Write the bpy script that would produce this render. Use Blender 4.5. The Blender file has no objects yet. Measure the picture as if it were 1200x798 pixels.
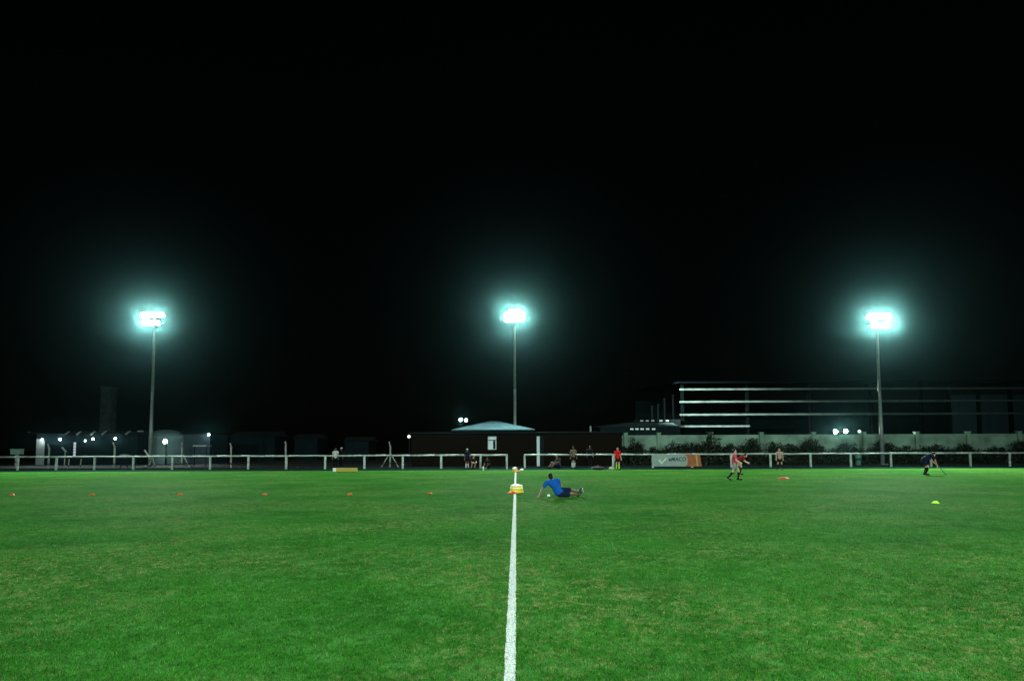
import bpy, math, random
import numpy as np
from mathutils import Vector, Matrix, Euler
random.seed(7); RNG = np.random.default_rng(11)
sc = bpy.context.scene
COL = sc.collection
R = math.radians

# ------------------------------------------------------------------ camera
CAM_H = 1.7
F = 800.0                      # focal length in pixels of a 1200 px wide frame
PITCH, ROLL = R(4.16), R(-0.25)
cd = bpy.data.cameras.new('camera'); cam = bpy.data.objects.new('camera', cd); COL.objects.link(cam)
cd.sensor_width = 36; cd.lens = 24; cd.shift_y = 67 / 1200; cd.clip_start = 0.05; cd.clip_end = 5000
cam.location = (0, 0, CAM_H)
CR = Euler((R(90) + PITCH, 0, 0)).to_matrix() @ Matrix.Rotation(ROLL, 3, 'Z')
cam.rotation_euler = CR.to_euler()
sc.camera = cam

def ray(px, py):
    return CR @ Vector(((px - 600) / F, (466 - py) / F, -1))
def G(px, py, z=0.0):          # survey helper: where a sight line meets the ground
    d = ray(px, py); t = (z - CAM_H) / d.z
    return Vector((d.x * t, d.y * t, z))
def P(px, py, Y):              # survey helper: a point at distance Y down the field
    d = ray(px, py); t = Y / d.y
    return Vector((d.x * t, Y, CAM_H + d.z * t))
def FY(x):                     # the line of the rail along the far side
    return 56.3 - 0.012 * x
def FX(px, py=540):
    x = 0
    for _ in range(6): x = P(px, py, FY(x)).x
    return x

# ------------------------------------------------------------------ materials
def newmat(name):
    m = bpy.data.materials.new(name); m.use_nodes = True
    nt = m.node_tree; b = nt.nodes['Principled BSDF']
    return m, nt, b
MC = {}
def mat(name, col, rough=0.6, metal=0.0, var=0.25, scale=6.0, bump=0.0, spec=0.5):
    if name in MC: return MC[name]
    m, nt, b = newmat(name)
    N, L = nt.nodes.new, nt.links.new
    g = N('ShaderNodeNewGeometry')
    n = N('ShaderNodeTexNoise'); n.inputs['Scale'].default_value = scale; n.inputs['Detail'].default_value = 6
    L(g.outputs['Position'], n.inputs['Vector'])
    mp = N('ShaderNodeMapRange'); mp.inputs[1].default_value = .3; mp.inputs[2].default_value = .7
    mp.inputs[3].default_value = 1 - var; mp.inputs[4].default_value = 1 + var * .6
    L(n.outputs['Fac'], mp.inputs[0])
    mx = N('ShaderNodeMix'); mx.data_type = 'RGBA'; mx.blend_type = 'MULTIPLY'
    mx.inputs['Factor'].default_value = 1
    mx.inputs[6].default_value = (*col, 1); L(mp.outputs[0], mx.inputs[7])
    L(mx.outputs[2], b.inputs['Base Color'])
    b.inputs['Roughness'].default_value = rough; b.inputs['Metallic'].default_value = metal
    b.inputs['Specular IOR Level'].default_value = spec
    if bump:
        bp = N('ShaderNodeBump'); bp.inputs['Strength'].default_value = bump; bp.inputs['Distance'].default_value = .02
        L(n.outputs['Fac'], bp.inputs['Height']); L(bp.outputs[0], b.inputs['Normal'])
    MC[name] = m
    return m
def emit(name, col, strength):
    if name in MC: return MC[name]
    m, nt, b = newmat(name)
    b.inputs['Base Color'].default_value = (.5, .5, .5, 1)
    b.inputs['Emission Color'].default_value = (*col, 1); b.inputs['Emission Strength'].default_value = strength
    m.cycles.emission_sampling = 'NONE'
    MC[name] = m
    return m

def turf_nodes(nt, blade=False):
    """colour of the turf at a place on the pitch: green with worn, straw coloured patches"""
    N, L = nt.nodes.new, nt.links.new
    g = N('ShaderNodeNewGeometry')
    flat = N('ShaderNodeVectorMath'); flat.operation = 'MULTIPLY'; flat.inputs[1].default_value = (1, 1, 0)
    L(g.outputs['Position'], flat.inputs[0])
    def noise(scale, detail=4, rough=.55, off=0, dist=0.0):
        n = N('ShaderNodeTexNoise'); n.inputs['Scale'].default_value = scale; n.inputs['Detail'].default_value = detail
        n.inputs['Roughness'].default_value = rough; n.inputs['Distortion'].default_value = dist
        o = N('ShaderNodeVectorMath'); o.operation = 'ADD'; o.inputs[1].default_value = (off, off * .7, off * .3)
        L(flat.outputs[0], o.inputs[0]); L(o.outputs[0], n.inputs['Vector'])
        return n.outputs['Fac']
    def rng(s, a, b, c=0., d=1.):
        m = N('ShaderNodeMapRange'); m.inputs[1].default_value = a; m.inputs[2].default_value = b
        m.inputs[3].default_value = c; m.inputs[4].default_value = d; L(s, m.inputs[0]); return m.outputs[0]
    def math_(op, a, b):
        m = N('ShaderNodeMath'); m.operation = op
        for i, v in enumerate((a, b)):
            if isinstance(v, (int, float)): m.inputs[i].default_value = v
            else: L(v, m.inputs[i])
        return m.outputs[0]
    def mix(f, a, b):
        m = N('ShaderNodeMix'); m.data_type = 'RGBA'
        if isinstance(f, (int, float)): m.inputs['Factor'].default_value = f
        else: L(f, m.inputs['Factor'])
        for i, v in ((6, a), (7, b)):
            if isinstance(v, tuple): m.inputs[i].default_value = (*v, 1)
            else: L(v, m.inputs[i])
        return m.outputs[2]
    c = mix(rng(noise(.45, 5), .35, .65), (.016, .090, .010), (.032, .152, .016))
    c = mix(rng(noise(3.2, 6, .65, 9), .46, .66, 0, .8), c, (.056, .185, .038))
    c = mix(rng(noise(11, 5, .7, 5), .44, .66, 0, .75), c, (.012, .058, .006))
    zone = rng(noise(.30, 3, .5, 31), .42, .62)
    c = mix(rng(noise(1.1, 4, .6, 77),   .50, .70, 0, .25), c, (.060, .150, .028))
    dry = math_('MULTIPLY', zone, rng(noise(6.0, 8, .78, 17, 1.2), .50, .62))
    dry = math_('MULTIPLY', dry, .6)
    c = mix(dry, c, (.270, .250, .100))
    fine = noise(55, 3, .7, 3)
    if not blade:
        c = mix(rng(fine, .35, .75, 0, .7), c, (.012, .050, .007))
    else:
        v = rng(g.outputs['Random Per Island'], 0, 1, .55, 1.5)
        mm = N('ShaderNodeMix'); mm.data_type = 'RGBA'; mm.blend_type = 'MULTIPLY'; mm.inputs['Factor'].default_value = 1
        L(c, mm.inputs[6]); L(v, mm.inputs[7]); c = mm.outputs[2]
        c = mix(rng(g.outputs['Random Per Island'],   .955, .97, 0, .6), c, (.20, .22, .08))
    return c, fine, noise, rng
m, nt, b = newmat('turf'); TURF = m
c, fine, noise, rng = turf_nodes(nt)
nt.links.new(c, b.inputs['Base Color']); b.inputs['Roughness'].default_value = .8
b.inputs['Specular IOR Level'].default_value = .0008
bp = nt.nodes.new('ShaderNodeBump'); bp.inputs['Strength'].default_value = .4; bp.inputs['Distance'].default_value = .03
ad = nt.nodes.new('ShaderNodeMath'); ad.operation = 'ADD'
nt.links.new(noise(7, 6, .7, 40), ad.inputs[0]); nt.links.new(fine, ad.inputs[1])
nt.links.new(ad.outputs[0], bp.inputs['Height']); nt.links.new(bp.outputs[0], b.inputs['Normal'])
m, nt, b = newmat('blade'); BLADE = m
c, fine, noise, rng = turf_nodes(nt, True)
nt.links.new(c, b.inputs['Base Color']); b.inputs['Roughness'].default_value = .75; b.inputs['Specular IOR Level'].default_value = .0
tr = nt.nodes.new('ShaderNodeBsdfTranslucent'); ms = nt.nodes.new('ShaderNodeMixShader'); ms.inputs[0].default_value = .42
nt.links.new(c, tr.inputs['Color']); nt.links.new(b.outputs[0], ms.inputs[1]); nt.links.new(tr.outputs[0], ms.inputs[2])
nt.links.new(ms.outputs[0], nt.nodes['Material Output'].inputs['Surface'])

LINE = mat('line_paint', (.43, .46, .44), .9, var=.55, scale=60, bump=.6)
WHITE = mat('white_paint', (.44, .52, .48), .55, var=.45, scale=5)
CONC = mat('concrete', (.34, .35, .33), .85, var=.35, scale=2.0, bump=.3)
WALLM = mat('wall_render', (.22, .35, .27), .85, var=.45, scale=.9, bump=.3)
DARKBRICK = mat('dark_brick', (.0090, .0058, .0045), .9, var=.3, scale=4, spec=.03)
STEEL = mat('galvanised_steel', (.26, .30, .30), .5, .35, var=.2, scale=3)
DARKST = mat('dark_steel', (.010, .013, .015), .8, 0, spec=.08)
GIRT = mat('girt_steel', (.11, .14, .135), .4, .1, var=.35, scale=1.2)
ASPH = mat('apron', (.008, .022, .016), .9, var=.3, scale=2, spec=.0)
DIRT = mat('rough_ground', (.010, .018, .008), .9, var=.5, scale=.8, bump=.5)
BLACK = mat('black_plastic', (.012, .012, .014), .5)
ROOFM = mat('sheet_roof', (.055, .105, .125), .9, 0, spec=.0, var=.2, scale=1.5)
CLAD = mat('blue_cladding', (.030, .055, .075), .5, .2, var=.25, scale=.8)
DARKWALL = mat('dark_wall', (.010, .020, .024), .9, var=.3, scale=1, spec=.05)
LEAF = mat('leaf', (.010, .022, .007), .55, var=.5, scale=2.5)
BARK = mat('bark', (.05, .035, .025), .9)
ORANGE = mat('orange_plastic', (.66, .070, .010), .6, var=.1, spec=.15)
YELLOW = mat('yellow_plastic', (.66, .47, .025), .5, var=.1, spec=.2)
LIME = mat('lime_plastic', (.50, .75, .04), .4, var=.1)
RED = mat('red_plastic', (.60, .018, .012), .7, var=.1, spec=.1)
WHITEP = mat('white_plastic', (.78, .80, .78), .4, var=.08)
SKIN = mat('skin', (.45, .24, .16), .5, var=.1)
SKIND = mat('dimmed_tan_skin', (.13, .068, .042), .5, var=.1)  # tan skin, colour darkened to put the figures at the rail in shade
HAIR = mat('dark_hair', (.006, .005, .005), .6, spec=.12)
LENS = emit('lit_lens', (.88, 1.0, .93), 60)
LENS2 = emit('lit_wall_lamp', (.80, 1.0, .96), 30)
LENSDIM = emit('dim_lamp', (.9, .95, .9), 1.2)
WINLIT = emit('lit_window_panel', (.42, .85, .85), .24)
SLOT = emit('lit_slot', (.60, .95, .88), .38)
SLOTDIM = emit('dim_slot', (.35, .60, .62), .09)
PILLAR = emit('lit_sign', (.78, .80, .98), .45)

# ------------------------------------------------------------------ mesh helpers
class MB:
    def __init__(s): s.v = []; s.f = []
    def add(s, vs, fs):
        o = len(s.v); s.v += [tuple(v) for v in vs]; s.f += [tuple(i + o for i in f) for f in fs]; return s
    def box(s, c, d, rz=0, rx=0, ry=0):
        M = Euler((rx, ry, rz)).to_matrix(); c = Vector(c)
        vs = [c + M @ Vector((x * d[0] / 2, y * d[1] / 2, z * d[2] / 2)) for x in (-1, 1) for y in (-1, 1) for z in (-1, 1)]
        return s.add(vs, [(0, 1, 3, 2), (4, 6, 7, 5), (0, 4, 5, 1), (2, 3, 7, 6), (0, 2, 6, 4), (1, 5, 7, 3)])
    def tube(s, a, b, r0, r1=None, n=10):
        a, b = Vector(a), Vector(b); r1 = r0 if r1 is None else r1
        d = (b - a).normalized(); u = d.orthogonal().normalized(); w = d.cross(u)
        vs = []
        for p, r in ((a, r0), (b, r1)):
            for i in range(n):
                t = 2 * math.pi * i / n; vs.append(p + u * (r * math.cos(t)) + w * (r * math.sin(t)))
        fs = [(i, (i + 1) % n, n + (i + 1) % n, n + i) for i in range(n)]
        fs += [tuple(range(n))[::-1], tuple(range(n, 2 * n))]
        return s.add(vs, fs)
    def ball(s, c, r, seg=12, rings=8, M=None):
        c = Vector(c); r = Vector(r) if hasattr(r, '__len__') else Vector((r, r, r)); M = M or Matrix.Identity(3)
        vs = [c + M @ Vector((0, 0, r.z))]
        for j in range(1, rings):
            ph = math.pi * j / rings
            for i in range(seg):
                t = 2 * math.pi * i / seg
                vs.append(c + M @ Vector((r.x * math.sin(ph) * math.cos(t), r.y * math.sin(ph) * math.sin(t), r.z * math.cos(ph))))
        vs.append(c + M @ Vector((0, 0, -r.z)))
        fs = [(0, 1 + i, 1 + (i + 1) % seg) for i in range(seg)]
        for j in range(rings - 2):
            a = 1 + j * seg
            fs += [(a + i, a + seg + i, a + seg + (i + 1) % seg, a + (i + 1) % seg) for i in range(seg)]
        a = 1 + (rings - 2) * seg; e = len(vs) - 1
        fs += [(a + i, e, a + (i + 1) % seg) for i in range(seg)]
        return s.add(vs, fs)
    def lathe(s, prof, c=(0, 0, 0), n=24):
        c = Vector(c); vs = []; fs = []
        for r, z in prof:
            for i in range(n):
                t = 2 * math.pi * i / n; vs.append(c + Vector((r * math.cos(t), r * math.sin(t), z)))
        for j in range(len(prof) - 1):
            fs += [(j * n + i, j * n + (i + 1) % n, (j + 1) * n + (i + 1) % n, (j + 1) * n + i) for i in range(n)]
        return s.add(vs, fs)
    def mesh(s, name, smooth=False):
        me = bpy.data.meshes.new(name); me.from_pydata(s.v, [], s.f); me.validate(); me.update()
        if smooth: me.shade_smooth()
        return me
    def build(s, name, m, parent=None, smooth=False, loc=None):
        o = bpy.data.objects.new(name, s.mesh(name, smooth)); COL.objects.link(o)
        if m: o.data.materials.append(m)
        if parent: o.parent = parent
        if loc is not None: o.location = loc
        return o
def bevel(o, w=.01, seg=2):
    md = o.modifiers.new('bevel', 'BEVEL'); md.width = w; md.segments = seg; md.limit_method = 'ANGLE'
    return o
def tag(o, label=None, cat=None, group=None, kind=None):
    if label: o['label'] = label
    if cat: o['category'] = cat
    if group: o['group'] = group
    if kind: o['kind'] = kind
    return o
def thing(name, label, cat, loc=(0, 0, 0), rz=0, group=None):
    o = bpy.data.objects.new(name, None); COL.objects.link(o); o.empty_display_size = .2
    o.location = loc; o.rotation_euler = (0, 0, rz)
    return tag(o, label, cat, group)
def copy_tree(o, parent=None):
    c = o.copy(); COL.objects.link(c); c.parent = parent
    for ch in list(o.children): copy_tree(ch, c)
    return c
def spot(name, loc, target, watts, size=150, col=(.78, 1, .88), soft=.25, parent=None, blend=1.0):
    ld = bpy.data.lights.new(name, 'SPOT'); ld.energy = watts; ld.color = col; ld.spot_size = R(size); ld.spot_blend = blend
    ld.shadow_soft_size = soft
    o = bpy.data.objects.new(name, ld); COL.objects.link(o)
    o.location = loc; o.rotation_euler = (Vector(target) - Vector(loc)).to_track_quat('-Z', 'Y').to_euler()
    return o
def point(name, loc, watts, col=(.8, 1, .95), soft=.1):
    ld = bpy.data.lights.new(name, 'POINT'); ld.energy = watts; ld.color = col; ld.shadow_soft_size = soft
    o = bpy.data.objects.new(name, ld); COL.objects.link(o); o.location = loc
    return o

# ------------------------------------------------------------------ ground
def grid(name, x0, x1, y0, y1, z, m, far=None):
    return tag(MB().add([(x0, y0, z), (x1, y0, z), (x1, y1, z), (x0, y1, z)], [(0, 1, 2, 3)]).build(name, m), kind='structure')
grid('ground', -900, 900, -300, 1500, -.012, DIRT)
E = 52.0
def strip(name, x0, x1, off0, off1, z, m, h=0):
    a, b_ = MB(), None
    vs = [(x0, FY(x0) + off0, z), (x1, FY(x1) + off0, z), (x1, FY(x1) + off1, z), (x0, FY(x0) + off1, z)]
    if h:
        vs += [(v[0], v[1], z + h) for v in vs]
        a.add(vs, [(3, 2, 1, 0), (4, 5, 6, 7), (0, 1, 5, 4), (1, 2, 6, 5), (2, 3, 7, 6), (3, 0, 4, 7)])
    else:
        a.add(vs, [(0, 1, 2, 3)])
    return tag(a.build(name, m), kind='structure')
tf = MB().add([(-60, -14, 0), (60, -14, 0), (60, FY(60) - 4.6, 0), (-60, FY(-60) - 4.6, 0)], [(0, 1, 2, 3)]).build('turf', TURF)
tag(tf, kind='structure')
strip('apron', -70, 70, -4.6, .2, -.005, ASPH)
strip('kerb', -70, 70, .18, .42, -.01, mat('kerb_concrete', (.020, .030, .036), .9, var=.3, spec=.0), .13)

# halfway line: two surveyed points
A_, B_ = G(597.3, 798), G(604.2, 553)
dl = (B_ - A_).normalized(); nl = Vector((dl.y, -dl.x, 0))
LW = .044
p0 = A_ - dl * 6; p1 = A_ + dl * (FY(0) - 4.75 - A_.y)
n = 260; vs = []; fs = []
for i in range(n + 1):
    t = (i / n) ** 2; c_ = p0.lerp(p1, t)
    for sgn in (-1, 1):
        w = LW + .004 * random.uniform(-1, 1)
        q = c_ + nl * (sgn * w); vs.append((q.x, q.y, .006))
fs = [(2 * i, 2 * i + 1, 2 * i + 3, 2 * i + 2) for i in range(n)]
ln = MB().add(vs, fs).build('halfway_line', LINE); tag(ln, kind='structure')

# blades of grass in the near part of the pitch (uncountable: one object)
def blades(name, m, xy, h0, h1, w, zb=0.0):
    k = len(xy); d = np.linalg.norm(xy, axis=1)
    az = RNG.uniform(0, 2 * np.pi, k); lean = RNG.uniform(.1, 1.1, k); hh = RNG.uniform(h0, h1, k) * np.clip(1.25 - d / 30, .12, 1)
    la = RNG.uniform(0, 2 * np.pi, k); ww = w * np.clip(d / 6, 1, 2.2)
    v = np.zeros((k, 3, 3))
    v[:, 0, 0] = xy[:, 0] - np.cos(az) * ww; v[:, 0, 1] = xy[:, 1] - np.sin(az) * ww
    v[:, 1, 0] = xy[:, 0] + np.cos(az) * ww; v[:, 1, 1] = xy[:, 1] + np.sin(az) * ww
    v[:, 2, 0] = xy[:, 0] + np.cos(la) * hh * np.sin(lean); v[:, 2, 1] = xy[:, 1] + np.sin(la) * hh * np.sin(lean)
    v[:, 2, 2] = hh * np.cos(lean); v[:, :2, 2] = zb
    me = bpy.data.meshes.new(name); me.vertices.add(3 * k); me.loops.add(3 * k); me.polygons.add(k)
    me.vertices.foreach_set('co', v.reshape(-1).astype(np.float32))
    me.loops.foreach_set('vertex_index', np.arange(3 * k, dtype=np.int32))
    me.polygons.foreach_set('loop_start', np.arange(0, 3 * k, 3, dtype=np.int32))
    me.update(calc_edges=True); me.validate()
    o = bpy.data.objects.new(name, me); COL.objects.link(o); me.materials.append(m)
    return o
K = 460000
u = RNG.uniform(0, 1, K); dd = 3.6 * (36 / 3.6) ** (u ** 1.15)
th = RNG.uniform(-R(44), R(44), K)
xy = np.stack([dd * np.tan(th), dd], 1)
off = (xy[:, 0] - A_.x) * nl.x + (xy[:, 1] - A_.y) * nl.y
edge = np.clip((np.abs(off) - LW * .55) / (LW * .5), 0, 1)
xy = xy[RNG.uniform(0, 1, len(off)) < .07 + .93 * edge ** 2]
gr = blades('grass', BLADE, xy, .012, .034, .0035)
tag(gr, 'short green grass with worn straw coloured patches on the near pitch', 'grass', kind='stuff')
k = 9000
tt = A_.y - 1.2 + (RNG.uniform(0, 1, k) ** 1.6) * 16
of = RNG.uniform(-LW, LW, k)
wxy = np.stack([A_.x + dl.x * (tt - A_.y) + nl.x * of, tt + nl.y * of], 1)
wb = blades('painted_grass', LINE, wxy, .008, .02, .003, .004)
tag(wb, 'white painted grass blades along the halfway line', 'painted grass', kind='stuff')

# ------------------------------------------------------------------ rails along the far side
def post_mesh():
    return MB().box((0, 0, .52), (.15, .10, 1.04)).mesh('post')
pm = post_mesh(); pm.materials.append(WHITE)
def rail_fence(label, xs, x0, x1):
    r = thing('rail_fence', label, 'fence', (xs[0], FY(xs[0]), 0), 0)
    L0 = r.location
    a = Vector((x0, FY(x0), 1.08)) - L0; b2 = Vector((x1, FY(x1), 1.08)) - L0
    mb = MB(); N_ = 24
    for i in range(N_):
        p = a.lerp(b2, i / N_); q = a.lerp(b2, (i + 1) / N_)
        ww = .012 * math.sin(i * 2.1); w2 = .012 * math.sin((i + 1) * 2.1)
        mb.tube((p.x, p.y, p.z + ww), (q.x, q.y, q.z + w2), .065, n=10)
    mb.build('top_rail', WHITE, r, True)
    for x in xs:
        o = bpy.data.objects.new('post', pm); COL.objects.link(o); o.parent = r
        o.location = Vector((x, FY(x), 0)) - L0
        o.rotation_euler = (random.uniform(-.02, .02), random.uniform(-.02, .02), random.uniform(-.1, .1))
    return r
lx = [FX(p) for p in (-69, -24, 21, 66, 111, 156.5, 202, 246.5, 291, 335.5, 381, 427, 472, 517, 563, 594)]
rail_fence('long white post and rail fence left of the gap by the halfway line', lx, lx[0] - 1, lx[-1] + .06)
rx_ = [FX(p) for p in (615, 672, 718.5, 765, 811, 857, 903, 950, 997, 1044, 1091, 1137, 1183, 1230, 1277)]
rail_fence('long white post and rail fence right of the gap, carrying the banner', rx_, rx_[0] - .06, rx_[-1] + 1)

# banner hung on the rail
bx0, bx1 = FX(763.5), FX(822)
bw = bx1 - bx0
bn = thing('advertising_banner', 'white and orange advertising banner with blue lettering hung on the rail', 'banner', (bx0, FY(bx0) - .115, 0), -.012)
def banner_edge(t): return t
mb = MB()
wl = bw * .72
pts = [(0, .10), (wl * .92, .10)]
for i in range(9):
    a = -1.2 + i * 2.2 / 8
    pts.append((wl * .92 + .22 * math.cos(a * .9), .56 + .44 * math.sin(a)))
pts += [(wl * .88, 1.04), (0, 1.04)]
fr = [(x, 0, z) for x, z in pts]; bk = [(x, .012, z) for x, z in pts]; q = len(pts)
mb.add(fr + bk, [tuple(range(q)), tuple(range(q, 2 * q))[::-1]] + [((i + 1) % q, i, q + i, q + (i + 1) % q) for i in range(q)])
mb.build('white_panel', mat('banner_white', (.26, .35, .31), .6, var=.12, scale=4), bn)
op = [(wl * .80, .09), (bw, .09), (bw * .96, 1.05), (wl * .80, 1.05)]
mb = MB(); fr = [(x, .014, z) for x, z in op]; bk = [(x, .026, z) for x, z in op]
mb.add(fr + bk, [(0, 1, 2, 3), (7, 6, 5, 4)] + [((i + 1) % 4, i, 4 + i, 4 + (i + 1) % 4) for i in range(4)])
mb.build('orange_panel', mat('banner_orange', (.36, .095, .014), .6, var=.35, scale=2.2), bn)
mb = MB(); e0 = bw * .90
mb.add([(e0, .012, .09), (e0 + .12, .012, .09), (e0 + .02, .012, 1.04), (e0 - .1, .012, 1.04)], [(0, 1, 2, 3)])
mb.build('pale_stripe', mat('banner_stripe', (.50, .30, .12), .6), bn)
mb = MB()
mb.add([(.55, -.004, .62), (.68, -.004, .66), (.80, -.004, .42), (.78, -.004, .28)], [(0, 3, 2, 1)])
mb.add([(.78, -.004, .28), (.80, -.004, .42), (1.12, -.004, .78), (1.24, -.004, .76)], [(0, 3, 2, 1)])
mb.build('check_mark', mat('banner_mark', (.66, .74, .62), .6, var=.05), bn)
def text(s, size, loc, m, parent, name, shear=0.0, ext=.002, wide=1.0):
    cu = bpy.data.curves.new(name, 'FONT'); cu.body = s; cu.size = size; cu.shear = shear; cu.extrude = ext; cu.offset = .012
    t = bpy.data.objects.new('tmp', cu); COL.objects.link(t); bpy.context.view_layer.update()
    me = bpy.data.meshes.new_from_object(t.evaluated_get(bpy.context.evaluated_depsgraph_get()))
    bpy.data.objects.remove(t)
    o = bpy.data.objects.new(name, me); COL.objects.link(o); me.materials.clear(); me.materials.append(m)
    o.parent = parent; o.location = loc; o.rotation_euler = (R(90), 0, 0); o.scale = (wide, 1, 1)
    return o
text('eMACO', .44, (1.34, -.006, .54), mat('banner_blue', (.010, .035, .075), .6), bn, 'lettering', .25, wide=.95)

# ------------------------------------------------------------------ wire fence with bent concrete posts
WFY = 60.0
wp = []
wf = thing('wire_fence', 'old wire fence on crooked pale concrete posts behind the left rail', 'fence', (P(57, 540, WFY).x, WFY, 0))
for i, px in enumerate((57, 134, 213, 271, 335, 457)):
    x = P(px, 540, WFY).x - wf.location.x; wp.append(x)
    mb = MB(); ht = random.uniform(1.75, 1.95)
    mb.tube((x, 0, -.02), (x + random.uniform(-.05, .05), 0, ht), .085, .075, n=6)
    mb.tube((x, 0, ht - .05), (x + .12 * (1 if i == 2 else random.uniform(-.5, .8)), -.30, ht + .35), .075, .06, n=6)
    mb.build('post', CONC, wf)
    if px in (213, 457):
        for s_ in ((-1, 1) if px == 457 else (1,)):
            MB().tube((x + s_ * .1, .02, 1.15), (x + s_ * .75, .02, 0), .05, n=6).build('brace', CONC, wf)
mb = MB()
for z in (.25, .6, .95, 1.3, 1.65):
    mb.tube((wp[0] - 4, 0, z), (wp[-1] + 2, 0, z), .006, n=4)
mb.build('wire', DARKST, wf)

# ------------------------------------------------------------------ floodlight masts
def mast(label, top, h_scale=1.0, spots=True, lay=0):
    base = Vector((top.x, top.y, 0))
    r = thing('floodlight_mast', label, 'floodlight', base, 0, 'floodlight masts beyond the far side')
    H = top.z
    mb = MB().tube((0, 0, -.02), (0, 0, H * .5), .19, .14, 12).tube((0, 0, H * .5), (0, 0, H + .35), .14, .10, 12)
    mb.build('pole', STEEL, r, True)
    MB().box((0, 0, .03), (.7, .7, .06)).build('base_plate', STEEL, r)
    MB().box((0, -.16, H + .12), (2.3, .10, .10)).build('crossarm', STEEL, r)
    MB().box((0, -.16, H - .62), (1.9, .10, .10)).build('crossarm', STEEL, r)
    rows = [(H + .22, (-.93, -.56, -.18, .20, .58, .93)), (H - .56, (-.66, -.10, .52) if lay != 2 else (-.50, .20, .70))]
    if lay == 1: rows = [(H + .42, (-.35, .30)), (H + .12, (-.88, -.42, 0, .42, .88)), (H - .40, (-.85, -.20, .30, .74))]
    i = 0
    for z, xs in rows:
        for x in xs:
            yaw = -x * .35
            M = Euler((R(-62), 0, yaw)).to_matrix()
            o = thing('floodlight', None, None); o.parent = r; del_keys = [k_ for k_ in o.keys()]
            hd = MB()
            hd.lathe([(.0, .16), (.10, .15), (.17, .04), (.235, -.10), (.245, -.12), (.225, -.12)], n=16)
            bpy.data.objects.remove(o)
            ho = hd.build('floodlight', STEEL, r, True); ho.location = (x, -.32, z); ho.rotation_euler = (R(-62), 0, yaw); ho.scale = (1.2, 1.2, 1.1)
            ls = MB().lathe([(0, -.125), (.12, -.125), (.222, -.117)], n=16).build('lens', LENS, ho)
            if spots and i % 2 == 0:
                tgt = Vector((base.x * .7 + x * 8, 14, 0))
                spot('floodlight_beam', base + Vector((x, -.62, z - .1)), tgt, SPOT_W * (1.15 if lay == 2 else 1), 114, soft=.22)
            i += 1
    return r
SPOT_W = 22500
m1 = mast('floodlight mast at far left, above the rounded tank', P(181.5, 372, 66.0), lay=0)
m2 = mast('central floodlight mast rising behind the clubhouse roof', P(603, 370, 71.0), lay=1)
m3 = mast('floodlight mast at right, in front of the pale wall', P(1027, 374, 62.5), lay=2)
for x in (-36, 2, 36):
    spot('near_side_beam', (x, -10, 15), (x * .7, 21, 0), 55000, 88, soft=.5)
T2 = P(603, 370, 71.0)
spot('yard_beam', (T2.x + .9, 70.6, T2.z), P(834, 478, 80), 900000, 24, soft=.3)

# ------------------------------------------------------------------ small marker discs, ball, bags
def disc_mesh(d, h):
    r = d / 2
    return MB().lathe([(r, 0), (r, .006), (r * .82, h * .35), (r * .45, h), (r * .32, h), (r * .30, h - .008), (r * .70, h * .28), (r * .9, 0)], n=24)
dm = disc_mesh(.18, .05).mesh('marker_disc', True); dm.materials.append(ORANGE)
nm = ['orange marker disc leftmost of the row, near the picture edge', 'second orange marker disc from the left in the row on the grass',
      'third orange marker disc from the left, below the bent fence post', 'orange marker disc fourth from the left in the row across the pitch',
      'orange marker disc below the yellow board at the far side', 'orange marker disc nearest the halfway line in the row']
for (px, py), l in zip(((14, 580.5), (108, 580.5), (211, 580), (310, 580), (410, 579.5), (504, 579)), nm):
    o = bpy.data.objects.new('marker_disc', dm); COL.objects.link(o); o.location = G(px, py) + Vector((0, 0, .012))
    o.rotation_euler = (random.uniform(-.1, .1), random.uniform(-.1, .1), random.uniform(0, 3)); tag(o, l, 'marker disc', 'orange marker discs in a row')
o = disc_mesh(.21, .065).build('marker_disc', LIME, None, True, G(1096.5, 590) + Vector((0, 0, .01)))
tag(o, 'single lime yellow marker disc on the right of the pitch', 'marker disc')
o = disc_mesh(.58, .075).build('marker_disc', RED, None, True, G(918.5, 561) + Vector((0, 0, .012)))
tag(o, 'large flat red marker disc on the grass right of the walking pair', 'marker disc')

def marker_stack(label, c, d):
    r = thing('marker_stack', label, 'marker stack', c)
    MB().lathe([(d * .5, 0), (d * .5, .01), (d * .45, .12), (d * .455, .125), (d * .39, .25), (d * .30, .25), (0, .24)], n=28).build('yellow_markers', YELLOW, r, True)
    MB().lathe([(d * .425, .165), (d * .445, .165), (d * .435, .19), (d * .415, .19)], n=28).build('pale_band', WHITEP, r, True)
    MB().lathe([(d * .42, .252), (d * .42, .262), (d * .35, .29), (d * .15, .305), (0, .306)], n=28).build('white_marker', WHITEP, r, True)
    return r
g1 = G(605.3, 577)
marker_stack('stack of yellow marker discs topped with white on the halfway line, nearer one', g1, .54)
o = disc_mesh(.40, .06).build('marker_disc', ORANGE, None, True, G(600.5, 578.3) + Vector((0, 0, .012)))
tag(o, 'orange marker disc leaning against the nearer yellow stack', 'marker disc')
o = MB().ball((0, 0, .04), .04, 16, 10).build('ball', WHITEP, None, True, G(603.5, 577.9) + Vector((0, 0, .01))); tag(o, 'small white ball in front of the yellow marker stack', 'ball')
g2 = G(603.2, 552.6)
marker_stack('small yellow marker stack at the far end of the halfway line', g2, .40)
o = disc_mesh(.42, .10).build('marker_disc', ORANGE, None, True, G(607, 553) + Vector((0, 0, .012))); tag(o, 'orange marker disc beside the far yellow stack', 'marker disc')
o = disc_mesh(.30, .07).build('marker_disc', WHITEP, None, True, G(611.5, 550.6) + Vector((0, 0, .01))); tag(o, 'white marker disc right of the far yellow stack', 'marker disc')
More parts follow.
